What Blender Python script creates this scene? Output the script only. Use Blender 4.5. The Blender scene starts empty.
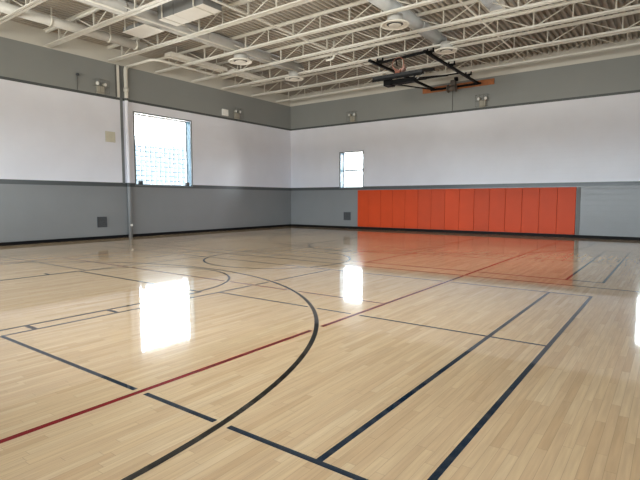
import bpy, bmesh, math, random
from mathutils import Vector, Matrix
random.seed(7)
scn = bpy.context.scene
COL = scn.collection
PI = math.pi

# ------------------------------------------------------------------ dimensions (metres)
XR, YB = 19.2, -24.2            # room: x 0..XR (left wall at x=0), y YB..0 (far wall at y=0)
Z_LOW0, Z_LOW1 = 2.03, 2.16     # dark stripe above the grey dado
Z_UP0, Z_UP1 = 5.38, 5.50       # dark stripe under the upper grey
Z_TOP = 6.72                    # upper grey ends, off-white begins
Z_CH = 6.78                     # underside of the joists
Z_DECK = 7.33                   # underside of the roof deck
WT = 0.40                       # wall thickness

# ------------------------------------------------------------------ materials
def new_mat(name):
    m = bpy.data.materials.new(name); m.use_nodes = True
    nt = m.node_tree
    return m, nt, nt.nodes['Principled BSDF']

def N(nt, kind, **kw):
    n = nt.nodes.new(kind)
    for k, v in kw.items(): setattr(n, k, v)
    return n

def math_node(nt, op, a, b=None):
    n = N(nt, 'ShaderNodeMath', operation=op)
    for i, v in enumerate((a, b)):
        if v is None: continue
        if isinstance(v, (int, float)): n.inputs[i].default_value = v
        else: nt.links.new(v, n.inputs[i])
    return n.outputs[0]

def plain(name, col, rough=0.5, metal=0.0, noise=0.06, scale=6.0, spec=0.5, bump=0.0):
    m, nt, b = new_mat(name)
    tc = N(nt, 'ShaderNodeTexCoord'); no = N(nt, 'ShaderNodeTexNoise')
    no.inputs['Scale'].default_value = scale; no.inputs['Detail'].default_value = 3
    nt.links.new(tc.outputs['Object'], no.inputs['Vector'])
    ra = N(nt, 'ShaderNodeMapRange')
    ra.inputs['From Min'].default_value = .25; ra.inputs['From Max'].default_value = .75
    ra.inputs['To Min'].default_value = 1 - noise; ra.inputs['To Max'].default_value = 1 + noise
    nt.links.new(no.outputs['Fac'], ra.inputs['Value'])
    mx = N(nt, 'ShaderNodeVectorMath', operation='SCALE')
    mx.inputs[0].default_value = col
    nt.links.new(ra.outputs[0], mx.inputs['Scale'])
    nt.links.new(mx.outputs[0], b.inputs['Base Color'])
    b.inputs['Roughness'].default_value = rough; b.inputs['Metallic'].default_value = metal
    b.inputs['Specular IOR Level'].default_value = spec
    if bump:
        bn = N(nt, 'ShaderNodeBump'); bn.inputs['Strength'].default_value = bump; bn.inputs['Distance'].default_value = .003
        nt.links.new(no.outputs['Fac'], bn.inputs['Height']); nt.links.new(bn.outputs[0], b.inputs['Normal'])
    return m

C_DADO = (.208, .214, .219); C_STRIPE = (.070, .078, .080); C_WHITE = (.75, .755, .82)
C_UPPER = (.255, .262, .252); C_CEIL = (.60, .575, .515)

def wall_paint(name, along, block=True, pipe=False):
    """painted block wall: grey dado, dark stripe, white, dark stripe, grey, off-white above"""
    m, nt, b = new_mat(name)
    ge = N(nt, 'ShaderNodeNewGeometry'); sp = N(nt, 'ShaderNodeSeparateXYZ')
    nt.links.new(ge.outputs['Position'], sp.inputs[0])
    rp = N(nt, 'ShaderNodeValToRGB'); rp.color_ramp.interpolation = 'CONSTANT'
    z = math_node(nt, 'DIVIDE', sp.outputs['Z'], 8.0)
    nt.links.new(z, rp.inputs[0])
    up = C_CEIL if pipe else C_UPPER
    st = [(0, C_DADO), (Z_LOW0/8, C_STRIPE), (Z_LOW1/8, C_WHITE), (Z_UP0/8, C_STRIPE), (Z_UP1/8, up), (Z_TOP/8, C_CEIL)]
    el = rp.color_ramp.elements
    el[0].position = 0; el[0].color = (*st[0][1], 1); el[1].position = st[1][0]; el[1].color = (*st[1][1], 1)
    for p_, c_ in st[2:]:
        e = el.new(p_); e.color = (*c_, 1)
    no = N(nt, 'ShaderNodeTexNoise'); no.inputs['Scale'].default_value = .9; no.inputs['Detail'].default_value = 5
    nt.links.new(ge.outputs['Position'], no.inputs['Vector'])
    ra = N(nt, 'ShaderNodeMapRange'); ra.inputs['To Min'].default_value = .93; ra.inputs['To Max'].default_value = 1.07
    nt.links.new(no.outputs['Fac'], ra.inputs['Value'])
    mx = N(nt, 'ShaderNodeVectorMath', operation='SCALE')
    nt.links.new(rp.outputs[0], mx.inputs[0]); nt.links.new(ra.outputs[0], mx.inputs['Scale'])
    nt.links.new(mx.outputs[0], b.inputs['Base Color'])
    b.inputs['Roughness'].default_value = .30
    b.inputs['Specular IOR Level'].default_value = .42
    if pipe: b.inputs['Roughness'].default_value = .6; b.inputs['Specular IOR Level'].default_value = .25
    if block:
        cb = N(nt, 'ShaderNodeCombineXYZ')
        nt.links.new(sp.outputs[along], cb.inputs[0]); nt.links.new(sp.outputs['Z'], cb.inputs[1])
        br = N(nt, 'ShaderNodeTexBrick')
        br.inputs['Scale'].default_value = 1; br.inputs['Brick Width'].default_value = .427
        br.inputs['Row Height'].default_value = .2135; br.inputs['Mortar Size'].default_value = .006
        br.inputs['Mortar Smooth'].default_value = .6
        nt.links.new(cb.outputs[0], br.inputs['Vector'])
        bn = N(nt, 'ShaderNodeBump'); bn.inputs['Strength'].default_value = .35; bn.inputs['Distance'].default_value = .004
        bn.invert = True
        nt.links.new(br.outputs['Fac'], bn.inputs['Height'])
        n2 = N(nt, 'ShaderNodeTexNoise'); n2.inputs['Scale'].default_value = 14
        nt.links.new(ge.outputs['Position'], n2.inputs['Vector'])
        b2 = N(nt, 'ShaderNodeBump'); b2.inputs['Strength'].default_value = .25; b2.inputs['Distance'].default_value = .002
        nt.links.new(n2.outputs['Fac'], b2.inputs['Height']); nt.links.new(bn.outputs[0], b2.inputs['Normal'])
        nt.links.new(b2.outputs[0], b.inputs['Normal'])
    return m

def gloss_bump(nt, b):
    """the lacquer coat shared by the boards and the painted lines"""
    ge = N(nt, 'ShaderNodeNewGeometry')
    mp = N(nt, 'ShaderNodeMapping'); mp.inputs['Scale'].default_value = (9, 2.2, 1)
    nt.links.new(ge.outputs['Position'], mp.inputs[0])
    no = N(nt, 'ShaderNodeTexNoise'); no.inputs['Scale'].default_value = 1; no.inputs['Detail'].default_value = 2
    nt.links.new(mp.outputs[0], no.inputs['Vector'])
    bn = N(nt, 'ShaderNodeBump'); bn.inputs['Strength'].default_value = 1; bn.inputs['Distance'].default_value = .00025
    nt.links.new(no.outputs['Fac'], bn.inputs['Height'])
    nt.links.new(bn.outputs[0], b.inputs['Normal'])
    b.inputs['Roughness'].default_value = .040; b.inputs['IOR'].default_value = 1.46
    # scuffed share of the lacquer, a softer gloss
    c = N(nt, 'ShaderNodeBsdfPrincipled'); c.inputs['Roughness'].default_value = .17; c.inputs['IOR'].default_value = 1.52
    if b.inputs['Base Color'].links: nt.links.new(b.inputs['Base Color'].links[0].from_socket, c.inputs['Base Color'])
    else: c.inputs['Base Color'].default_value = b.inputs['Base Color'].default_value
    mx = N(nt, 'ShaderNodeMixShader'); mx.inputs[0].default_value = .16
    nt.links.new(b.outputs[0], mx.inputs[1]); nt.links.new(c.outputs[0], mx.inputs[2])
    nt.links.new(mx.outputs[0], nt.nodes['Material Output'].inputs['Surface'])

def maple():
    m, nt, b = new_mat('lacquered_maple_strips')
    ge = N(nt, 'ShaderNodeNewGeometry'); sp = N(nt, 'ShaderNodeSeparateXYZ')
    nt.links.new(ge.outputs['Position'], sp.inputs[0])
    W = .060
    u = math_node(nt, 'DIVIDE', sp.outputs['X'], W)
    i = math_node(nt, 'FLOOR', u)
    wn = N(nt, 'ShaderNodeTexWhiteNoise', noise_dimensions='1D'); nt.links.new(i, wn.inputs['W'])
    v = math_node(nt, 'ADD', math_node(nt, 'DIVIDE', sp.outputs['Y'], .85), math_node(nt, 'MULTIPLY', wn.outputs['Value'], 7.3))
    j = math_node(nt, 'FLOOR', v)
    cb = N(nt, 'ShaderNodeCombineXYZ'); nt.links.new(i, cb.inputs[0]); nt.links.new(j, cb.inputs[1])
    w2 = N(nt, 'ShaderNodeTexWhiteNoise', noise_dimensions='2D'); nt.links.new(cb.outputs[0], w2.inputs['Vector'])
    rp = N(nt, 'ShaderNodeValToRGB')
    el = rp.color_ramp.elements
    el[0].position = 0; el[0].color = (.525, .349, .192, 1)
    el[1].position = 1; el[1].color = (.62, .443, .266, 1)
    e = el.new(.22); e.color = (.56, .381, .218, 1)
    e = el.new(.75); e.color = (.595, .415, .239, 1)
    nt.links.new(w2.outputs['Value'], rp.inputs[0])
    mp = N(nt, 'ShaderNodeMapping'); mp.inputs['Scale'].default_value = (45, 2.5, 1)
    nt.links.new(ge.outputs['Position'], mp.inputs[0])
    off = N(nt, 'ShaderNodeVectorMath', operation='ADD'); nt.links.new(mp.outputs[0], off.inputs[0]); nt.links.new(w2.outputs['Color'], off.inputs[1])
    gr = N(nt, 'ShaderNodeTexNoise'); gr.inputs['Scale'].default_value = 1; gr.inputs['Detail'].default_value = 4
    nt.links.new(off.outputs[0], gr.inputs['Vector'])
    ra = N(nt, 'ShaderNodeMapRange'); ra.inputs['From Min'].default_value = .3; ra.inputs['From Max'].default_value = .7
    ra.inputs['To Min'].default_value = .90; ra.inputs['To Max'].default_value = 1.08
    nt.links.new(gr.outputs['Fac'], ra.inputs['Value'])
    # joints
    fu = math_node(nt, 'FRACT', u); fv = math_node(nt, 'FRACT', v)
    du = math_node(nt, 'MINIMUM', fu, math_node(nt, 'SUBTRACT', 1.0, fu))
    dv = math_node(nt, 'MINIMUM', fv, math_node(nt, 'SUBTRACT', 1.0, fv))
    ju = math_node(nt, 'LESS_THAN', du, .022); jv = math_node(nt, 'LESS_THAN', dv, .0018)
    jj = math_node(nt, 'MAXIMUM', ju, jv)
    jf = math_node(nt, 'SUBTRACT', 1.0, math_node(nt, 'MULTIPLY', jj, .28))
    k = math_node(nt, 'MULTIPLY', ra.outputs[0], jf)
    mx = N(nt, 'ShaderNodeVectorMath', operation='SCALE')
    nt.links.new(rp.outputs[0], mx.inputs[0]); nt.links.new(k, mx.inputs['Scale'])
    nt.links.new(mx.outputs[0], b.inputs['Base Color'])
    gloss_bump(nt, b)
    return m

def line_paint(name, col):
    m, nt, b = new_mat(name)
    b.inputs['Base Color'].default_value = (*col, 1)
    gloss_bump(nt, b)
    return m

def glass():
    m = bpy.data.materials.new('window_glass'); m.use_nodes = True
    nt = m.node_tree; nt.nodes.clear()
    out = N(nt, 'ShaderNodeOutputMaterial'); mix = N(nt, 'ShaderNodeMixShader')
    tr = N(nt, 'ShaderNodeBsdfTransparent'); gl = N(nt, 'ShaderNodeBsdfGlossy'); fr = N(nt, 'ShaderNodeFresnel')
    tr.inputs[0].default_value = (.95, .975, .98, 1); gl.inputs['Roughness'].default_value = .02
    fr.inputs['IOR'].default_value = 1.45
    nt.links.new(fr.outputs[0], mix.inputs[0]); nt.links.new(tr.outputs[0], mix.inputs[1]); nt.links.new(gl.outputs[0], mix.inputs[2])
    nt.links.new(mix.outputs[0], out.inputs[0])
    return m

M = dict(
    wall_y=wall_paint('painted_block_left', 'Y'), wall_x=wall_paint('painted_block_far', 'X'),
    pipe_paint=wall_paint('painted_pipe', 'Y', block=False, pipe=True),
    floor=maple(), black_line=line_paint('black_line_paint', (.006, .006, .006)),
    red_line=line_paint('red_line_paint', (.19, .006, .009)), blue_line=line_paint('navy_line_paint', (.004, .017, .034)),
    ceil=plain('off_white_roof_paint', C_CEIL, .55, noise=.08, scale=2.5),
    deck=plain('off_white_deck_paint', (.41, .37, .315), .6, noise=.10, scale=1.2),
    chord=plain('cream_steel_paint', (.72, .695, .63), .45, noise=.05, scale=4),
    web=plain('cream_web_paint', (.60, .57, .50), .5, noise=.08, scale=5),
    duct2=plain('blue_grey_duct_sheet', (.58, .605, .62), .4, noise=.08, scale=3), bigpipe=plain('pale_pipe_paint', (.62, .60, .555), .45), duct=plain('grey_duct_sheet', (.50, .485, .46), .42, noise=.08, scale=3),
    panel=plain('cream_duct_sheet', (.76, .73, .67), .55, noise=.05, scale=2),
    ring=plain('cream_diffuser_paint', (.76, .73, .66), .45, noise=.04),
    dark=plain('dark_gap', (.09, .085, .08), .8),
    black=plain('black_steel', (.004, .004, .0045), .55, noise=.1, spec=.12),
    base=plain('black_rubber_base', (.004, .004, .005), .55, noise=.1, spec=.12),
    stripe=plain('dark_grey_trim', C_STRIPE, .4),
    joint=plain('grey_joint_paint', (.15, .158, .16), .5), headcase=plain('dull_cream_plastic', (.36, .34, .28), .5),
    trim=plain('grey_edge_board', (.105, .10, .092), .5),
    orange=plain('orange_vinyl', (.58, .062, .012), .48, spec=.22, noise=.05, scale=1.5, bump=.25),
    orange2=plain('orange_vinyl_faded', (.53, .062, .016), .5, spec=.22, noise=.06, scale=1.5, bump=.25),
    wood=plain('orange_stained_board', (.36, .115, .030), .5, noise=.25, scale=9),
    beige=plain('beige_plastic', (.56, .53, .43), .4), cream=plain('cream_enamel', (.60, .57, .47), .4),
    lens=plain('clear_lamp_lens', (.82, .82, .80), .15), vent=plain('charcoal_grille', (.045, .05, .058), .5),
    steel=plain('pale_galvanised', (.62, .62, .60), .35, metal=.3), white=plain('white_plastic', (.80, .79, .76), .4),
    glass=glass(), frame=plain('grey_window_frame', (.62, .64, .65), .4), wtrim=plain('dark_opening_trim', (.13, .15, .155), .4), jambtint=plain('jamb_skylight_blue', (.11, .23, .33), .35), ductshade=plain('shaded_duct_sheet', (.15, .15, .145), .5), mull=plain('pale_muntin', (.72, .77, .80), .4),  # jamb blue holds sky light; the dark duct sheet holds shade
    board=plain('smoky_backboard', (.022, .022, .024), .4, spec=.2), rim=plain('dull_orange_rim', (.30, .10, .06), .4),
    net=plain('faded_pink_net', (.70, .44, .38), .8), winch=plain('brown_grey_winch', (.12, .10, .085), .5),
    lensblue=plain('milky_lens', (.60, .64, .68), .3), roofing=plain('roof_top', (.1, .1, .1), .9),
)

# ------------------------------------------------------------------ mesh builder
class MB:
    def __init__(s): s.bm = bmesh.new()
    def quad(s, *pts):
        s.bm.faces.new([s.bm.verts.new(p) for p in pts]); return s
    def box(s, lo, hi, mat=None):
        x0, y0, z0 = lo; x1, y1, z1 = hi
        P = [(x0, y0, z0), (x1, y0, z0), (x1, y1, z0), (x0, y1, z0), (x0, y0, z1), (x1, y0, z1), (x1, y1, z1), (x0, y1, z1)]
        V = [s.bm.verts.new(mat @ Vector(p) if mat else p) for p in P]
        for f in ((0, 3, 2, 1), (4, 5, 6, 7), (0, 1, 5, 4), (1, 2, 6, 5), (2, 3, 7, 6), (3, 0, 4, 7)):
            s.bm.faces.new([V[i] for i in f])
        return s
    def bar(s, a, b, w, h, up=(0, 0, 1)):
        a, b = Vector(a), Vector(b); d = (b - a); L = d.length; d.normalize()
        r = d.cross(Vector(up))
        if r.length < 1e-4: r = d.cross(Vector((0, 1, 0)))
        r.normalize(); u = r.cross(d)
        mt = Matrix((( r.x, d.x, u.x, a.x), (r.y, d.y, u.y, a.y), (r.z, d.z, u.z, a.z), (0, 0, 0, 1)))
        return s.box((-w/2, 0, -h/2), (w/2, L, h/2), mt)
    def path(s, pts, r, n=12, closed=False, caps=True):
        pts = [Vector(p) for p in pts]; rings = []; k = len(pts)
        ref = None
        for i in range(k):
            if closed: t = pts[(i+1) % k] - pts[i-1]
            else: t = pts[min(i+1, k-1)] - pts[max(i-1, 0)]
            t.normalize()
            if ref is None:
                ref = t.cross(Vector((0, 0, 1)))
                if ref.length < .1: ref = t.cross(Vector((0, 1, 0)))
            ref = (ref - t * ref.dot(t)).normalized()
            q = t.cross(ref)
            rr = r[i] if isinstance(r, (list, tuple)) else r
            rings.append([s.bm.verts.new(pts[i] + (ref*math.cos(2*PI*j/n) + q*math.sin(2*PI*j/n))*rr) for j in range(n)])
        for i in range(k if closed else k-1):
            A, B = rings[i], rings[(i+1) % k]
            for j in range(n): 
                f = s.bm.faces.new((A[j], A[(j+1) % n], B[(j+1) % n], B[j])); f.smooth = True
        if caps and not closed:
            s.bm.faces.new(rings[0][::-1]); s.bm.faces.new(rings[-1])
        return s
    def lathe(s, prof, c, axis=(0, 0, 1), n=28, close=True):
        ax = Vector(axis).normalized(); r = ax.cross(Vector((0, 1, 0)))
        if r.length < .1: r = ax.cross(Vector((1, 0, 0)))
        r.normalize(); q = ax.cross(r); c = Vector(c); R = []
        for rad, h in prof:
            R.append([s.bm.verts.new(c + ax*h + (r*math.cos(2*PI*j/n) + q*math.sin(2*PI*j/n))*max(rad, 1e-4)) for j in range(n)])
        for i in range(len(R)-1):
            for j in range(n):
                f = s.bm.faces.new((R[i][j], R[i][(j+1) % n], R[i+1][(j+1) % n], R[i+1][j])); f.smooth = True
        if close:
            for A in (R[0][::-1], R[-1]): s.bm.faces.new(A)
        return s
    def build(s, name, mat, parent=None, bevel=0):
        bmesh.ops.recalc_face_normals(s.bm, faces=s.bm.faces)
        me = bpy.data.meshes.new(name); s.bm.to_mesh(me); s.bm.free()
        o = bpy.data.objects.new(name, me); COL.objects.link(o)
        me.materials.append(mat)
        if parent:
            o.parent = parent
            o.matrix_parent_inverse = Matrix.Translation(-Vector(parent.location)) if parent.type == 'EMPTY' else Matrix()
        if bevel:
            b = o.modifiers.new('bevel', 'BEVEL'); b.width = bevel; b.segments = 2; b.limit_method = 'ANGLE'
        return o

def tag(o, label, cat, group=None):
    o['label'] = label; o['category'] = cat
    if group: o['group'] = group
    return o
def thing(name, loc, label, cat, group=None):
    o = bpy.data.objects.new(name, None); COL.objects.link(o); o.location = loc; o.empty_display_size = .2
    return tag(o, label, cat, group)
def structure(o): o['kind'] = 'structure'; return o

# ------------------------------------------------------------------ room shell
def wall_mesh(u0, u1, z0, z1, holes, place, thick=WT):
    """place(u, z, d): d = depth into the wall"""
    mb = MB()
    us = sorted({u0, u1, *[h[0] for h in holes], *[h[1] for h in holes]})
    zs = sorted({z0, z1, *[h[2] for h in holes], *[h[3] for h in holes]})
    for i in range(len(us)-1):
        for j in range(len(zs)-1):
            a, b, c, d = us[i], us[i+1], zs[j], zs[j+1]
            if any(h[0] <= (a+b)/2 <= h[1] and h[2] <= (c+d)/2 <= h[3] for h in holes): continue
            for dep in (0, thick):
                mb.quad(place(a, c, dep), place(b, c, dep), place(b, d, dep), place(a, d, dep))
    for a, b, c, d in list(holes) + [(u0, u1, z0, z1)]:
        for (ua, za), (ub, zb) in (((a, c), (b, c)), ((b, c), (b, d)), ((b, d), (a, d)), ((a, d), (a, c))):
            mb.quad(place(ua, za, 0), place(ub, zb, 0), place(ub, zb, thick), place(ua, za, thick))
    bmesh.ops.remove_doubles(mb.bm, verts=mb.bm.verts, dist=1e-5)
    return mb
pl_left = lambda u, z, d: (-d, u, z)
pl_far = lambda u, z, d: (u, d, z)
pl_right = lambda u, z, d: (XR + d, u, z)
pl_back = lambda u, z, d: (u, YB - d, z)
ZW = Z_DECK + .115
H_LEFT = [(-9.86, -7.03, 2.13, 5.02)]
H_FAR = [(3.39, 4.78, 2.15, 3.96), (16.76, 18.1, 2.15, 3.96)]
H_RIGHT = [(-9.86, -7.03, 2.13, 5.02), (-16.8, -13.97, 2.13, 5.02)]  # second opening is unseen and assumed, added for more daylight
H_BACK_ADDED = [(1.2, 6.4, 2.13, 5.3), (7.0, 12.2, 2.13, 5.3), (12.8, 18.0, 2.13, 5.3)]  # unseen openings, added and widened to brighten the far wall
structure(wall_mesh(YB, WT, 0, ZW, H_LEFT, pl_left).build('wall_left', M['wall_y']))
structure(wall_mesh(0, XR, 0, ZW, H_FAR, pl_far).build('wall_far', M['wall_x']))
structure(wall_mesh(YB, WT, 0, ZW, H_RIGHT, pl_right).build('wall_right', M['wall_y']))
structure(wall_mesh(-WT, XR+WT, 0, ZW, H_BACK_ADDED, pl_back).build('wall_back', M['wall_x']))

floor = structure(MB().box((-WT, YB-WT, -.15), (XR+WT, WT, 0)).build('floor', M['floor']))

# corrugated roof deck, ribs running away from the camera side
def deck_mesh():
    mb = MB(); prof = []; x = 0.0; P = .19
    while x < XR:
        for dx, z in ((0, Z_DECK), (.065, Z_DECK), (.085, Z_DECK+.105), (.170, Z_DECK+.105)):
            if x+dx <= XR: prof.append((x+dx, z))
        x += P
    prof.append((XR, Z_DECK))
    A = [mb.bm.verts.new((px, YB, pz)) for px, pz in prof]; B = [mb.bm.verts.new((px, 0, pz)) for px, pz in prof]
    for i in range(len(A)-1): mb.bm.faces.new((A[i], A[i+1], B[i+1], B[i]))
    mb.box((-WT, YB-WT, ZW), (XR+WT, WT, ZW+.25))
    return mb
structure(deck_mesh().build('ceiling', M['deck']))

for side, lo, hi in (('left', (0, YB, 0), (.018, 0, .115)), ('far', (.018, -.018, 0), (XR-.018, 0, .115)),
                     ('right', (XR-.018, YB, 0), (XR, 0, .115)), ('back', (.018, YB, 0), (XR-.018, YB+.018, .115))):
    structure(MB().box(lo, hi).build('baseboard_'+side, M['base']))
structure(MB().box((0, -10.46, Z_LOW1), (.012, -10.345, Z_TOP)).build('trim_1', M['joint']))
structure(MB().box((14.635, -.035, .115), (14.755, 0, 2.0)).build('trim_2', M['trim']))

# ------------------------------------------------------------------ windows
def window(n, hole, place, glass_depth, grid=None, midbar=False, cols=1, brackets=False):
    a, b, c, d = hole
    w = bpy.data.objects.new('window_%d' % n, None); COL.objects.link(w); w.location = place((a+b)/2, c, 0); structure(w)
    def pbox(mb, ua, ub, za, zb, da, db):
        p, q = Vector(place(ua, za, da)), Vector(place(ub, zb, db))
        mb.box([min(p[i], q[i]) for i in range(3)], [max(p[i], q[i]) for i in range(3)])
    f = MB(); t = .04
    for (ua, ub, za, zb) in ((a, a+t, c, d), (b-t, b, c, d), (a+t, b-t, c, c+t), (a+t, b-t, d-t, d)):
        pbox(f, ua, ub, za, zb, glass_depth-.03, glass_depth+.04)
    f.build('window_frame', M['frame'], w)
    f = MB(); t = .05
    for (ua, ub, za, zb) in ((a-t, a, c-t, d+t), (b, b+t, c-t, d+t), (a, b, c-t, c), (a, b, d, d+t)):
        pbox(f, ua, ub, za, zb, -.012, 0)
    f.build('opening_trim', M['wtrim'], w)
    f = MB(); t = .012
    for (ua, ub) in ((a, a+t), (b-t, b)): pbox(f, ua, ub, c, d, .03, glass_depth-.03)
    f.build('jamb_sky_tint', M['jambtint'], w)  # blue skylight on the reveals, put into their colour
    g = MB(); pbox(g, a+.05, b-.05, c+.05, d-.05, glass_depth, glass_depth+.008); g.build('glass_pane', M['glass'], w)
    if grid:
        g = MB(); du, dz, th = grid
        k = 1
        while a + k*du < b - .05:
            pbox(g, a+k*du-th/2, a+k*du+th/2, c+.05, d-.05, glass_depth+.012, glass_depth+.03); k += 1
        k = 1
        while c + k*dz < d - .05:
            pbox(g, a+.05, b-.05, c+k*dz-th*.35, c+k*dz+th*.35, glass_depth+.012, glass_depth+.03); k += 1
        g.build('window_grille', M['mull'], w)
    if midbar:
        g = MB(); pbox(g, a+.05, b-.05, (c+d)/2-.06, (c+d)/2+.06, glass_depth-.02, glass_depth+.03); g.build('glazing_bar', M['mull'], w)
    if cols > 1:
        g = MB()
        for k in range(1, cols): pbox(g, a+(b-a)*k/cols-.03, a+(b-a)*k/cols+.03, c+.05, d-.05, glass_depth-.02, glass_depth+.03)
        g.build('mullion', M['frame'], w)
    if brackets:
        for u in (a+.16, b-.30):
            g = MB(); pbox(g, u, u+.17, c, c+.16, .01, .12); g.build('corner_bracket', M['vent'], w, bevel=.01)
    return w
window(1, H_LEFT[0], pl_left, .34, grid=(.235, .20, .036), brackets=True)
window(2, H_FAR[0], pl_far, .34, midbar=True)
window(3, H_FAR[1], pl_far, .34, midbar=True)
window(4, H_RIGHT[0], pl_right, .34, grid=(.235, .20, .036))
window(5, H_RIGHT[1], pl_right, .34, grid=(.235, .20, .036))  # assumed window out of view, added for its daylight
for k, h in enumerate(H_BACK_ADDED): window(6+k, h, pl_back, .34, cols=3)  # added windows behind the camera, there to fill the room with light

# ------------------------------------------------------------------ court markings (paint on the floor)
LW = .045
RED, BLK, BLU = 'red_line', 'black_line', 'blue_line'
lines = []      # (set, colour, kind, data, width)
def seg(st, col, x0, y0, x1, y1, w=LW): lines.append((st, col, 's', (Vector((x0, y0)), Vector((x1, y1))), w))
def arc(st, col, cx, cy, r, a0, a1, w=LW): lines.append((st, col, 'a', (cx, cy, r, math.radians(a0), math.radians(a1)), w))
CX = 9.58
# basketball
B_ = 'basketball_court_marking'
seg(B_, BLK, .9, -12.02, 18.3, -12.02, .05)
arc(B_, BLK, CX-.02, -12.05, 1.86, 0, 360, .05)
for s, yb, yc, yf in ((1, -21.95, -20.25, -16.24), (-1, -1.95, -3.45, -7.62)):
    if s > 0: arc(B_, BLK, CX-.01, yc, 5.895, 0, 180, .052)
    else: arc(B_, BLK, CX, yc, 6.0, 180, 360, .06)
    rr = 5.89 if s > 0 else 6.0
    for sx in (-1, 1): seg(B_, BLK, CX-.01+sx*rr, yc, CX-.01+sx*rr, yb)
    seg(B_, BLK, .9, yb, 18.3, yb)
    seg(B_, BLK, 7.64, yf, 11.58, yf, .05)
    if s > 0: arc(B_, BLK, CX, -16.40, 1.93, 4, 176)
    else: arc(B_, BLK, CX, yf, 1.92, 180, 360, .06)
    seg(B_, BLK, 7.64, yf, 7.64, yb, .05); seg(B_, BLK, 11.56, yf, 11.56, yb, .05)
    for k in range(3):
        yy = (-16.83 - k*1.03) if s > 0 else (-7.0 + k*1.03)
        seg(B_, BLK, 11.585, yy, 11.80, yy, .06); seg(B_, BLK, 7.42, yy, 7.62, yy, .06)
# volleyball
V_ = 'volleyball_court_marking'
seg(V_, RED, 14.45, -21.5, 14.45, -1.9, .056); seg(V_, RED, 4.9, -21.5, 4.9, -2.4, .045)
seg(V_, RED, 4.9, -15.27, 14.42, -15.27, .042); seg(V_, RED, 4.9, -8.9, 14.42, -8.9, .042)
seg(V_, RED, 4.9, -21.5, 14.45, -21.5)
# two badminton courts
for nm, ya, yb in (('badminton_court_marking', -19.25, -12.92), ('badminton_court_marking', -11.39, -5.04)):
    st = nm + ('' if ya < -15 else '#2')
    ym = (ya+yb)/2
    w2 = LW if ya < -15 else .05
    for x in (16.18, 16.785): seg(st, BLU, x, ya, x, yb, .046)
    for x in (2.69, 3.32): seg(st, BLU, x, ya, x, yb, .045)
    seg(st, BLU, 11.83, ya, 11.83, yb, .042); seg(st, BLU, 7.67, ya, 7.67, yb, .042)
    seg(st, BLU, 11.83, ym, 16.80, ym, .042); seg(st, BLU, 2.69, ym, 7.67, ym, .042)
    seg(st, BLU, 11.83 if ya < -15 else 2.69, ya, 16.80, ya, w2)
    if ya < -15: seg(st, BLU, 2.69, ya, 7.67, ya, w2)
    seg(st, BLU, 2.69, yb, 16.80, yb, .045)
PRI = {BLK: 0, RED: 1, BLU: 2}
def dist_dir(p, ln):
    _, _, k, d, _ = ln
    if k == 's':
        a, b = d; t = (b-a); L = t.length; t = t/L
        q = min(max((p-a).dot(t), 0), L)
        return (p - (a + t*q)).length, t
    cx, cy, r, a0, a1 = d
    v = p - Vector((cx, cy)); an = math.atan2(v.y, v.x)
    while an < a0 - 1e-6: an += 2*PI
    if an > a1 + 1e-6: return 99, Vector((1, 0))
    return abs(v.length - r), Vector((-v.y, v.x)).normalized()
sets = {}
for ln in lines:
    st, col, k, d, w = ln
    mb = sets.setdefault((st, col), MB())
    higher = [l for l in lines if PRI[l[1]] < PRI[col] and not (l[2] == 's' and (l[3][1]-l[3][0]).length < .4)]
    if k == 's':
        L = (d[1]-d[0]).length; n = max(2, int(L/.015)); P = [d[0].lerp(d[1], i/n) for i in range(n+1)]; T = [(d[1]-d[0]).normalized()]*(n+1)
    else:
        cx, cy, r, a0, a1 = d; n = max(8, int(r*(a1-a0)/.015))
        A = [a0+(a1-a0)*i/n for i in range(n+1)]
        P = [Vector((cx+r*math.cos(a), cy+r*math.sin(a))) for a in A]; T = [Vector((-math.sin(a), math.cos(a))) for a in A]
    keep = []
    for p_, t_ in zip(P, T):
        ok = True
        for h in higher:
            dd, hd = dist_dir(p_, h)
            if dd < h[4]/2 + .028 and abs(t_.dot(hd)) < .9: ok = False; break
        keep.append(ok)
    i = 0
    while i <= n:
        if not keep[i]: i += 1; continue
        j = i
        while j < n and keep[j+1]: j += 1
        if j > i:
            idx = [i, j] if k == 's' else sorted(set(list(range(i, j, 6)) + [j]))
            nv = [(P[q] + Vector((-T[q].y, T[q].x))*w/2, P[q] - Vector((-T[q].y, T[q].x))*w/2) for q in idx]
            h = .0010 + .0002*(2-PRI[col]) + lines.index(ln)*4e-6
            V = [(mb.bm.verts.new((a.x, a.y, h)), mb.bm.verts.new((b.x, b.y, h))) for a, b in nv]
            for q in range(len(V)-1): mb.bm.faces.new((V[q][0], V[q][1], V[q+1][1], V[q+1][0]))
        i = j+1
for (st, col), mb in sets.items():
    mb.build(st.split('#')[0], M[col], floor)

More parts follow.
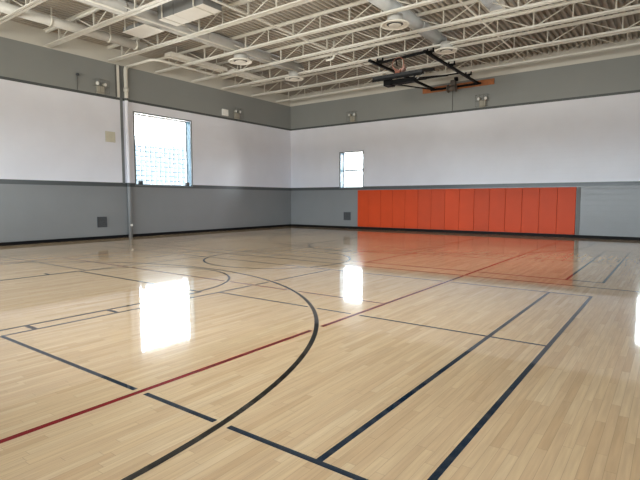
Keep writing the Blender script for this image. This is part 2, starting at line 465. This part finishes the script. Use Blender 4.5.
# ------------------------------------------------------------------ roof joists
ORD = ['nearest the far wall', 'second out from the far wall', 'third out from the far wall, carrying the hoop frame', 'fourth out from the far wall',
       'fifth out from the far wall', 'sixth out, just beyond the flat duct', 'seventh out, just before the flat duct', 'eighth out, nearest the camera']
JY = [(-1.22, .15), (-3.10, .15), (-5.10, .21), (-6.88, .15), (-8.78, .15), (-10.85, .22), (-13.12, .25), (-15.05, .17)]
NODE0, STEP = .90, 2.18
for k, (y, w) in enumerate(JY):
    j = thing('roof_joist', (XR/2, y, Z_CH), 'cream open-web steel roof joist, ' + ORD[k], 'joist', 'roof joists')
    b = MB(); t = MB(); g = .034; leg = .014; hv = .075
    for s in (-1, 1):       # pair of angles back to back
        ya, yb2 = sorted((y + s*g/2, y + s*w/2)); yc, yd = sorted((y + s*g/2, y + s*(g/2+leg)))
        b.box((0.0, ya, Z_CH), (XR, yb2, Z_CH+leg)); b.box((0.0, yc, Z_CH+leg), (XR, yd, Z_CH+hv))
        t.box((0.0, ya, Z_DECK-leg), (XR, yb2, Z_DECK)); t.box((0.0, yc, Z_DECK-hv), (XR, yd, Z_DECK-leg))
    b.build('bottom_chord', M['chord'], j); t.build('top_chord', M['chord'], j)
    n = 0; x = NODE0
    zb, zt = Z_CH+.03, Z_DECK-.03
    while x < XR:
        MB().bar((x, y, zb), (x, y, zt), .038, .05, (0, 1, 0)).build('web_vertical', M['web'], j)
        for s in (-1, 1):
            xx = x + s*STEP/2
            if 0 < xx < XR:
                MB().path([(x+s*.05, y, zb), (xx-s*.03, y, zt)], .019, 6).build('web_diagonal', M['web'], j)
        xm = x + STEP/2
        if xm < XR: MB().bar((xm, y, zb), (xm, y, zt), .03, .035, (0, 1, 0)).build('web_vertical', M['web'], j)
        x += STEP

# bridging angles across the joists
def bridging(x, z, y0, y1, label):
    tag(MB().box((x-.03, y0, z), (x+.03, y1, z+.008)).box((x-.03, y0, z+.008), (x-.022, y1, z+.06)).build('bridging_angle', M['chord']), label, 'steel angle', 'bridging angles')
bridging(12.8, Z_CH+.08, -15.2, -1.0, 'thin cream bridging angle across the joists right of the basketball frame')
bridging(7.46, Z_CH+.08, -15.2, -1.0, 'thin cream bridging angle across the joists at the right end of the flat duct')
def conduit(x, z, y0, y1, r, label):
    tag(MB().path([(x, y0, z), (x, y1, z)], r, 10).build('conduit', M['chord']), label, 'pipe', 'overhead conduits')
conduit(4.20, Z_CH+.255, -15.2, -10.6, .03, 'cream conduit crossing in front of the flat duct, left one of two')
conduit(4.71, Z_CH+.105, -15.2, -5.2, .028, 'added cream rod imitating the lit lower edge of the left round duct')  # added rod in place of the bounce highlight on the duct's lower edge

# ------------------------------------------------------------------ ducts
def round_duct(x, y0, y1, r, zc, label, mk='duct'):
    d = thing('round_duct', (x, y0, zc), label, 'duct', 'round air ducts')
    MB().path([(x, y0, zc), (x, y1-.02, zc)], r, 28).build('duct_body', M[mk], d)
    MB().path([(x, y1-.05, zc), (x, y1, zc)], r+.008, 28).build('end_cap', M[mk], d)
    y = y0+1.3
    while y < y1-.6:
        MB().path([(x, y, zc), (x, y+.05, zc)], r+.010, 28).build('seam_band', M[mk], d)
        y += 1.55
    return d
round_duct(4.50, -15.9, -4.75, .215, 7.08, 'grey round duct on the left, passing through the joists beside the flat duct')
round_duct(10.85, -12.6, -4.75, .205, 7.08, 'blue-grey round duct ending above the basketball frame', 'duct2')
def diffuser(x, y, zc, rduct, R, label):
    d = thing('ceiling_diffuser', (x, y, 6.6), label, 'air vent', 'round air diffusers')
    z0 = 6.60
    MB().path([(x, y, zc-rduct+.012), (x, y, z0+.05)], R*.55, 24).build('neck', M['duct'], d)
    MB().lathe([(R*.55, .055), (R*.95, .045), (R, .03), (R, .015), (R*.97, 0), (R*.86, .0), (R*.80, .03), (R*.55, .05)], (x, y, z0), close=False).build('outer_ring', M['ring'], d)
    MB().lathe([(R*.60, .035), (R*.60, .04), (R*.72, .012), (R*.70, .006), (R*.58, .03)], (x, y, z0), close=False).build('inner_ring', M['ring'], d)
    MB().lathe([(R*.30, .03), (R*.44, .008), (R*.42, .0), (R*.1, .02)], (x, y, z0)).build('centre_cone', M['ring'], d)
    MB().lathe([(R*.60, .046), (R*.60, .05)], (x, y, z0)).build('dark_throat', M['dark'], d)
diffuser(4.52, -8.32, 7.08, .215, .44, 'round cream diffuser below the middle of the left round duct')
diffuser(4.50, -5.15, 7.08,   .215, .40, 'round cream diffuser below the far end of the left round duct')
diffuser(10.88, -8.28, 7.08, .205, .42, 'round cream diffuser with concentric rings below the blue-grey round duct')
diffuser(11.15, -5.02, 7.08, .205, .38, 'round cream diffuser at the duct end, half hidden by the basketball frame')

fd = thing('flat_duct', (6.2, -12.05, 6.85), 'long flat sheet-metal duct with cream underside between two joists on the left', 'duct')
MB().box((5.22, -12.36, 6.80), (7.22, -11.68, 7.18)).build('duct_body', M['ductshade'], fd)  # sides coloured dark to imitate their shade beside the lit underside
MB().box((5.24, -12.34, 6.785), (5.925, -11.70, 6.80)).build('bottom_panel', M['panel'], fd)
MB().box((5.935, -12.34, 6.785), (7.20, -11.70, 6.80)).build('bottom_panel', M['panel'], fd)
MB().box((5.90, -12.38, 6.79), (5.955, -11.66, 7.20)).build('seam_band', M['ductshade'], fd)
for x in (5.5, 6.9):
    for y in (-12.42, -11.62): MB().bar((x, y, 6.80), (x, y, Z_DECK+.10), .03, .03).build('hanger_strap', M['web'], fd)
    MB().box((x-.02, -12.44, 6.77), (x+.02, -11.60, 6.785)).build('hanger_strap', M['web'], fd)
fp = thing('square_diffuser', (4.0, -12.05, 6.8), 'flat square cream ceiling diffuser box left of the long flat duct', 'air vent')
MB().box((3.42, -12.36, 6.80), (4.24, -11.68, 6.93)).build('box_body', M['ductshade'], fp)  # same darkened side colour, shade painted in
MB().box((3.40, -12.38, 6.785), (4.60, -11.66, 6.80)).build('bottom_panel', M['panel'], fp)

for x in (3.6, 4.1):
    for y in (-12.40, -11.64): MB().bar((x, y, 6.80), (x, y, Z_DECK+.10), .03, .03).build('hanger_strap', M['web'], fp)
hl = thing('flat_ceiling_fixture', (13.2, -7.2, 7.2), 'flat pale ceiling light fixture with milky ribbed lens at the top edge of the picture', 'light fixture')
MB().box((13.0, -7.55, 7.14), (13.42, -6.22, 7.33)).build('fixture_body', M['panel'], hl)
mb = MB()
for k in range(8): mb.box((13.03+k*.046, -7.5, 7.125), (13.06+k*.046, -6.3, 7.14))
mb.build('ribbed_lens', M['lensblue'], hl)
mb = MB()
for a, b in (((12.98, -7.57, 7.12), (13.02, -6.2, 7.15)), ((13.40, -7.57, 7.12), (13.44, -6.2, 7.15)), ((13.02, -6.24, 7.12), (13.40, -6.2, 7.15)), ((13.02, -7.57, 7.12), (13.40, -7.53, 7.15))): mb.box(a, b)
mb.build('fixture_frame', M['ring'], hl)

# drain pipe: overhead run, elbow and leader down the left wall
def arc_pts(c, a, b, r, n=7):   # quarter bend from direction a to b around the corner c
    c, a, b = Vector(c), Vector(a), Vector(b)
    o = c + a*r + b*r
    return [tuple(o - b*r*math.cos(t) - a*r*math.sin(t)) for t in [PI/2*i/(n-1) for i in range(n)]]
dp = thing('drain_pipe', (.10, -10.24, 0), 'painted drain pipe running down the left wall beside the large window', 'pipe')
top = arc_pts((.10, -10.24, 6.70), (0, 0, -1), (1, 0, 0), .14)
MB().path([(.10, -10.24, .0)] + [(.10, -10.24, z) for z in (2, 4, 6)] + top, .075, 18, caps=True).build('vertical_pipe', M['pipe_paint'], dp)
b2 = arc_pts((2.0, -10.24, 6.70), (-1, 0, 0), (0, 1, 0), .35)
MB().path([top[-1], (1.0, -10.24, 6.70)] + b2 + [(2.0, -7.2, 6.70)], .048, 14).build('horizontal_pipe', M['chord'], dp)
MB().path([(.10, -10.24, 5.76), (.10, -10.24, 5.90)], .098, 18).build('coupling', M['ceil'], dp)
MB().path([(.17, -10.24, .50), (.21, -10.24, .50)], .042, 14).build('cleanout_cap', M['white'], dp)
cp = thing('overhead_pipe', (2.08, -15.9, 6.95), 'wide pale pipe running under the roof at upper left, parallel to the left wall', 'pipe')
MB().path([(2.08, -15.9, 6.97), (2.08, -10.65, 6.97)], .15, 22).build('pipe_body', M['bigpipe'], cp)
for y in (-14.0, -12.1, -11.1):
    MB().path([(2.08, y, 6.97), (2.08, y+.06, 6.97)], .162, 22).build('pipe_collar', M['chord'], cp)
    MB().bar((2.20, y+.03, 7.08), (2.20, y+.03, Z_DECK), .03, .03).build('hanger_strap', M['web'], cp)

def strip_fixture(y0, y1, x, label):
    f = thing('strip_fixture', (x, y0, 6.9), label, 'light fixture', 'strip fixtures')
    MB().box((x-.20, y0, 6.93), (x+.20, y1, 7.02)).build('housing', M['panel'], f)
    for s in (-1, 1): MB().box((x+s*.19-.025, y0, 6.89), (x+s*.19+.025, y1, 6.97)).build('side_rail', M['ring'], f)
    MB().box((x-.06, y0+.03, 6.90), (x+.06, y1-.03, 6.93)).build('centre_rail', M['ring'], f)
    for yy in (y0+.4, y1-.4): MB().bar((x, yy, 7.0), (x, yy, Z_DECK), .03, .03).build('hanger_strap', M['web'], f)
strip_fixture(-9.75, -6.95, 2.15, 'pale strip fixture near the left wall above the large window')
strip_fixture(-6.70, -4.35, 2.3, 'shorter pale strip fixture near the far left corner, beyond the first strip')

vp = tag(MB().path([(7.3, -6.25, Z_DECK+.10), (7.3, -6.25, 6.86)] + arc_pts((7.3, -6.25, 6.72), (0, 0, 1), (-1, 0, 0), .12, 6) + [(6.95, -6.25, 6.72)], .04, 12).build('ceiling_pipe', M['chord']),
         'short cream pipe dropping from the roof deck left of the basketball frame', 'pipe')

# ------------------------------------------------------------------ left-wall fittings
ch = thing('wall_channel', (0, -10.54, Z_UP1), 'pale steel channel standing on the upper grey wall left of the drain pipe', 'channel')
MB().box((0, -10.605, Z_UP1), (.07, -10.49, Z_TOP)).build('channel_web', M['chord'], ch)
MB().box((0, -10.63, Z_UP1), (.075, -10.605, Z_TOP)).box((0, -10.49, Z_UP1), (.075, -10.465, Z_TOP)).build('channel_edge_shade', M['trim'], ch)  # dark edge strips stand in for the shadow along the channel

def wall_box(name, place, u0, u1, z0, z1, depth, mat, label, cat, bevel=.008):
    p, q = Vector(place(u0, z0, 0)), Vector(place(u1, z1, -depth))
    return tag(MB().box([min(p[i], q[i]) for i in range(3)], [max(p[i], q[i]) for i in range(3)]).build(name, mat, bevel=bevel), label, cat)
def grille(place, u0, u1, z0, z1, label):
    c = place((u0+u1)/2, z0, 0); g = thing('wall_vent', c, label, 'vent', 'dark wall vents')
    def bx(mb, a, b, za, zb, d0, d1):
        p, q = Vector(place(a, za, -d0)), Vector(place(b, zb, -d1)); mb.box([min(p[i], q[i]) for i in range(3)], [max(p[i], q[i]) for i in range(3)])
    m = MB(); t = .03
    for a in ((u0, u1, z0, z0+t), (u0, u1, z1-t, z1), (u0, u0+t, z0+t, z1-t), (u1-t, u1, z0+t, z1-t)): bx(m, *a, 0, .03)
    m.build('vent_frame', M['vent'], g)
    m = MB(); bx(m, u0+t, u1-t, z0+t, z1-t, 0, .006)
    m.build('vent_back', M['dark'], g)
    m = MB(); k = 0; z = z0+t+.012
    while z < z1-t-.01: bx(m, u0+t, u1-t, z, z+.016, .006, .022); z += .034
    m.build('louvre_blades', M['vent'], g)
grille(pl_left, -11.57, -11.19, .46, .86, 'square charcoal vent low on the left wall')
grille(pl_far, 3.64, 4.06, .44, .86, 'square charcoal vent low on the far wall under the small window')
pt = thing('wall_plate', (0, -10.92, 3.74), 'square beige cover plate on the white band of the left wall', 'cover plate')
MB().box((0, -11.12, 3.74), (.03, -10.72, 4.14)).build('plate', M['beige'], pt, bevel=.006)
mb = MB()
for yy in (-11.08, -10.76):
    for zz in (3.78, 4.10): mb.path([(.03, yy, zz), (.036, yy, zz)], .012, 8)
mb.build('screw', M['steel'], pt)
wb = thing('wall_sounder', (0, -4.98, 5.55), 'small white signal box on the upper left wall beside an emergency light', 'signal box')
MB().box((0, -5.16, 5.56), (.09, -4.80, 5.86)).build('box_body', M['white'], wb, bevel=.012)
MB().box((.09, -5.06, 5.62), (.10, -4.90, 5.80)).build('front_lens', M['lens'], wb)
hk = thing('cable_bracket', (0, -12.12, 5.55), 'small dark bracket with a hanging cord on the upper left wall', 'bracket')
MB().path([(0, -12.12, 6.05), (.08, -12.12, 6.05)], .05, 16).build('bracket_head', M['vent'], hk)
MB().path([(.03, -12.12, 6.0), (.03, -12.14, 5.51)], .012, 6).build('hanging_cord', M['trim'], hk)

def emergency(place, u, label, mir=1):
    e = thing('wall_emergency_light', place(u, 5.5, 0), label, 'emergency light', 'twin-head emergency lights')
    P = lambda du, z, d: place(u+du, z, -d)
    def bx(mb, du0, du1, z0, z1, d0, d1):
        p, q = Vector(P(du0, z0, d0)), Vector(P(du1, z1, d1)); mb.box([min(p[i], q[i]) for i in range(3)], [max(p[i], q[i]) for i in range(3)])
    m = MB(); bx(m, -.14, .14, 5.51, 5.80, 0, .11); m.build('housing', M['headcase'], e, bevel=.015)
    for s in (-1, 1):
        a = Vector(P(s*.13, 5.86, .05)); b = Vector(P(s*.16, 5.85, .19)); d = (b-a).normalized()
        h = MB().lathe([(.03, -.02), (.055, .0), (.07, .05), (.07, .11)], a, d, 18).build('lamp_head', M['headcase'], e)
        MB().lathe([(.062, .0), (.064, .006), (.04, .014)], a+d*.11, d, 18).build('lamp_lens', M['lens'], h)
        MB().path([P(s*.08, 5.78, .06), P(s*.13, 5.86, .06)], .018, 8).build('swivel_arm', M['trim'], e)
    g = MB()
    for z in (5.52, 5.75, 6.0):
        g.path([P(-.26, z, .007), P(-.26, z, .24), P(.26, z, .24), P(.26, z, .007)], .0045, 5)
    for du in (-.26, -.09, .09, .26):
        g.path([P(du, 5.52, .24), P(du, 6.0, .24), P(du, 6.0, .007)], .0045, 5)
    g.build('wire_guard', M['trim'], e)
emergency(pl_left, -11.28, 'cream twin-head emergency light on the left wall near the steel channel')
emergency(pl_left, -4.22, 'twin-head emergency light on the left wall beside the white signal box')
emergency(pl_far, 4.20, 'twin-head emergency light on the far wall above the small window')
emergency(pl_far, 10.84, 'twin-head emergency light on the far wall under the right end of the orange board')

# ------------------------------------------------------------------ orange wall pads
ORDP = ['at the left end of the row', 'second from the left end of the row', 'third from the left end of the row', 'fourth from the left end of the row', 'fifth from the left end of the row',
        'sixth from the left end of the row', 'seventh from the left end of the row', 'eighth, in the middle of the row', 'seventh from the right end of the row', 'sixth from the right end of the row',
        'fifth from the right end of the row', 'fourth from the right end of the row', 'third from the right end of the row', 'second from the right end of the row', 'at the right end of the row']
PX0, PX1 = 4.52, 14.61; PWD = (PX1-PX0)/15
for k in range(15):
    a = PX0 + k*PWD
    mb = MB().box((a+.004, -.062, .125), (a+PWD-.004, -.012, 2.0))
    p = mb.build('wall_pad', M['orange2'] if k in (5, 6, 9) else M['orange'], bevel=.011)
    tag(p, 'orange vinyl safety pad on the far wall, ' + ORDP[k], 'wall pad', 'orange wall pads')
    MB().box((a+.01, -.012, .13), (a+PWD-.01, 0, 1.99)).build('backing_board', M['wood'], p)

# ------------------------------------------------------------------ basketball hoop folded up under the roof
wbd = tag(MB().box((8.03, -.05, 6.42), (11.30, 0, 6.66)).build('mounting_board', M['wood'], bevel=.006), 'long orange-brown timber board bolted high on the far wall behind the basketball frame', 'board')
hp = thing('basketball_hoop', (9.6, -3, 6.6), 'black folding basketball hoop and frame hoisted up under the roof joists', 'basketball hoop')
RZ = 6.60
ZR = lambda y: RZ + .0*y
for x in (8.6, 10.6):
    MB().bar((x, -.06, RZ-.05), (x, -5.9 if x < 9 else -5.6, RZ-(.08 if x < 9 else .03)), .085, .085).build('frame_rail', M['black'], hp)
    for y in (-5.10, -3.10, -1.22):
        if x < 9 and y > -4: continue
        c = MB().box((x-.13, y-.07, RZ+.05), (x+.13, y+.07, RZ+.09)).box((x-.13, y-.03, RZ+.09), (x-.09, y+.03, Z_CH)).box((x+.09, y-.03, RZ+.09), (x+.13, y+.03, Z_CH))
        c.box((x-.03, y-.11, RZ-.02), (x+.03, y+.11, RZ+.06)); c.build('joist_clamp', M['black'], hp)
MB().bar((8.6, -5.3, RZ-.05), (10.6, -5.3, RZ+.03), .075, .08).build('cross_bar', M['black'], hp)
MB().bar((8.6, -2.1, RZ-.04), (10.6, -2.1, RZ-.04), .05, .05).build('cross_bar', M['black'], hp)
MB().bar((8.45, -.09, RZ-.08), (10.75, -.09, RZ-.08), .07, .08).build('wall_rail', M['black'], hp)
MB().bar((9.35, -5.3, RZ), (9.42, -5.3, RZ-.28), .035, .05, (0, 1, 0)).build('hanger_link', M['black'], hp)
# backboard, tilted, front face up
TIL = math.radians(14)
bmx = Matrix.Translation((9.58, -5.62, 5.90)) @ Matrix.Rotation(TIL, 4, 'X')
bb = MB().box((-.96, .0, 0), (.96, 1.06, .035), bmx).build('backboard', M['board'], hp, bevel=.004)
fr = MB()
for a, b in (((-.97, -.03, -.02), (.97, .03, .085)), ((-.97, 1.03, -.02), (.97, 1.09, .085)), ((-.97, .03, -.02), (-.91, 1.03, .085)), ((.91, .03, -.02), (.97, 1.03, .085))): fr.box(a, b, bmx)
fr.build('backboard_frame', M['board'], bb)
MB().box((-.99, -.06, -.10), (.99, .09, -.018), bmx).build('edge_padding', M['black'], bb, bevel=.01)
# support carriage under the board
cr = MB().box((8.98, -5.42, 5.68), (10.12, -5.14, 5.83)).build('support_beam', M['black'], hp, bevel=.01)
MB().box((8.95, -5.46, 5.65), (9.25, -5.10, 5.87)).build('pivot_block', M['black'], hp, bevel=.01)
for x in (9.1, 10.05):
    MB().bar((x, -5.25, 5.80), (x, -2.1, RZ-.05), .07, .07).build('folding_arm', M['black'], hp)
    MB().bar((x, -5.28, 5.80), (x, -5.0, 6.06), .05, .05).build('board_bracket', M['black'], hp)
MB().bar((9.35, -5.1, 5.71), (8.62, -.12, 6.52), .045, .045).build('stay_bar', M['black'], hp)
for s in (8.98, 10.2): MB().bar((s, -5.28, 5.78), (s+.03, -4.7, 6.12), .03, .03).build('board_bracket', M['steel'], hp)
# rim and net
rc = Vector((9.56, -5.50, 6.33)); RR = .225
rim = MB().path([rc + Vector((RR*math.cos(t), 0, RR*math.sin(t))) for t in [2*PI*i/32 for i in range(32)]], .011, 8, closed=True).build('rim', M['rim'], hp)
MB().box((9.47, -5.56, 6.00), (9.65, -5.44, 6.06)).bar((9.5, -5.5, 6.03), (9.46, -5.5, 6.14), .03, .02, (0, 1, 0)).bar((9.62, -5.5, 6.03), (9.66, -5.5, 6.14), .03, .02, (0, 1, 0)).build('rim_bracket', M['rim'], hp)
nt_ = MB(); rnd = random.Random(3)
for i in range(22):
    t = PI + PI*(i+.5)/22
    a = rc + Vector((RR*math.cos(t), 0, RR*math.sin(t)))
    pts = [a]
    for q in range(1, 6):
        f = q/5
        pts.append(Vector((rc.x + (a.x-rc.x)*(1-.35*f) + rnd.uniform(-.02, .02), a.y + .34*f, max(6.07+.07*f, a.z - .10*math.sin(f*2.6) + rnd.uniform(-.015, .015)))))
    nt_.path(pts, .014, 5)
for q in range(4):
    pts = []
    for i in range(15):
        t = PI + PI*(i+.5)/15; f = (q+1)/5
        pts.append(Vector((rc.x + RR*math.cos(t)*(1-.35*f), rc.y+.34*f, max(6.08, rc.z + RR*math.sin(t) + .02 - .09*math.sin(f*2.6) + (.015 if i % 2 else -.015)))))
    nt_.path(pts, .014, 5)
nt_.build('net', M['net'], rim)

wn = thing('winch', (9.56, -.3, 6.3), 'brown-grey electric hoist winch hanging in front of the orange board', 'winch')
MB().box((9.48, -.34, 6.50), (9.68, -.14, 6.78)).build('motor_body', M['winch'], wn, bevel=.015)
MB().path([(9.38, -.33, 6.42), (9.72, -.33, 6.42)], .12, 20).build('cable_drum', M['winch'], wn)
for x in (9.36, 9.70): MB().path([(x, -.33, 6.42), (x+.035, -.33, 6.42)], .17, 20).build('drum_flange', M['winch'], wn)
MB().box((9.62, -.28, 6.74), (9.76, -.14, 6.90)).build('gear_case', M['black'], wn, bevel=.01)
MB().path([(9.50, -.10, 6.40), (9.48, -.04, 6.0), (9.47, -.012, 5.46)], .012, 6).build('control_cord', M['trim'], wn)

# ------------------------------------------------------------------ daylight
w = bpy.data.worlds.new('daylight'); scn.world = w; w.use_nodes = True
nt = w.node_tree; bg = nt.nodes['Background']
tc = N(nt, 'ShaderNodeTexCoord'); sp = N(nt, 'ShaderNodeSeparateXYZ'); rp = N(nt, 'ShaderNodeValToRGB')
nt.links.new(tc.outputs['Generated'], sp.inputs[0])
mr = N(nt, 'ShaderNodeMapRange'); mr.inputs['From Min'].default_value = -1; mr.inputs['From Max'].default_value = 1
nt.links.new(sp.outputs['Z'], mr.inputs['Value']); az = N(nt, 'ShaderNodeMapRange', interpolation_type='SMOOTHSTEP')      # a higher, hazier skyline on the left-wall side
az.inputs['From Min'].default_value = -.60; az.inputs['From Max'].default_value = -.72
az.inputs['To Min'].default_value = 0; az.inputs['To Max'].default_value = .040
nt.links.new(sp.outputs['X'], az.inputs['Value'])
up = math_node(nt, 'GREATER_THAN', sp.outputs['Z'], .006)
nt.links.new(math_node(nt, 'MAXIMUM', math_node(nt, 'SUBTRACT', mr.outputs[0], math_node(nt, 'MULTIPLY', az.outputs[0], up)), math_node(nt, 'MULTIPLY', up, .506)), rp.inputs[0])
el = rp.color_ramp.elements
S = 1/10.0
el[0].position = 0; el[0].color = (6.4*S, 6.1*S, 5.6*S, 1)
el[1].position = .492; el[1].color = (6.4*S, 6.1*S, 5.6*S, 1)
for p_, c_ in ((.500, (.35, .49, .61)), (.512, (.42, .56, .70)), (.527, (8.6, 9.2, 9.6)), (1.0, (8.4, 9.0, 9.7))):
    e = el.new(p_); e.color = (*[v*S for v in c_], 1)
nt.links.new(rp.outputs[0], bg.inputs['Color']); bg.inputs['Strength'].default_value = 10.0
def portal(name, loc, rot, sx, sy):
    l = bpy.data.lights.new(name, 'AREA'); l.shape = 'RECTANGLE'; l.size = sx; l.size_y = sy; l.cycles.is_portal = True
    o = bpy.data.objects.new(name, l); COL.objects.link(o); o.location = loc; o.rotation_euler = rot
for holes, pl_, rot in ((H_LEFT, pl_left, (0, -PI/2, 0)), (H_FAR, pl_far, (-PI/2, 0, 0)), (H_RIGHT, pl_right, (0, PI/2, 0)), (H_BACK_ADDED, pl_back, (PI/2, 0, 0))):
    for a, b, c, d in holes:
        x_is_z = abs(rot[1]) > .1
        portal('window_daylight', pl_((a+b)/2, (c+d)/2, WT+.05), rot, (d-c) if x_is_z else (b-a), (b-a) if x_is_z else (d-c))

# ------------------------------------------------------------------ camera
yaw, pit, rol, f = .6335, .0828, -.0006, 482.345
F = Vector((-math.sin(yaw)*math.cos(pit), math.cos(yaw)*math.cos(pit), -math.sin(pit)))
r = F.cross(Vector((0, 0, 1))).normalized(); u = r.cross(F)
r2 = r*math.cos(rol) + u*math.sin(rol); u2 = -r*math.sin(rol) + u*math.cos(rol)
cd = bpy.data.cameras.new('camera'); cam = bpy.data.objects.new('camera', cd); COL.objects.link(cam)
cd.sensor_width = 36; cd.lens = 36*f/640; cd.clip_start = .05; cd.clip_end = 300
cam.matrix_world = Matrix(((r2.x, u2.x, -F.x, 17.7658), (r2.y, u2.y, -F.y, -21.379), (r2.z, u2.z, -F.z, 1.5), (0, 0, 0, 1)))
scn.camera = cam
vs = scn.view_settings
scn.display_settings.display_device = 'sRGB'
vs.view_transform = 'Standard'; vs.look = 'None'; vs.gamma = 1; vs.use_curve_mapping = False
vs.exposure = 1.63
cy = scn.cycles
cy.max_bounces = 10; cy.diffuse_bounces = 7; cy.glossy_bounces = 5; cy.transparent_max_bounces = 12
cy.use_denoising = True; cy.sample_clamp_indirect = 8; cy.caustics_reflective = False; cy.caustics_refractive = False
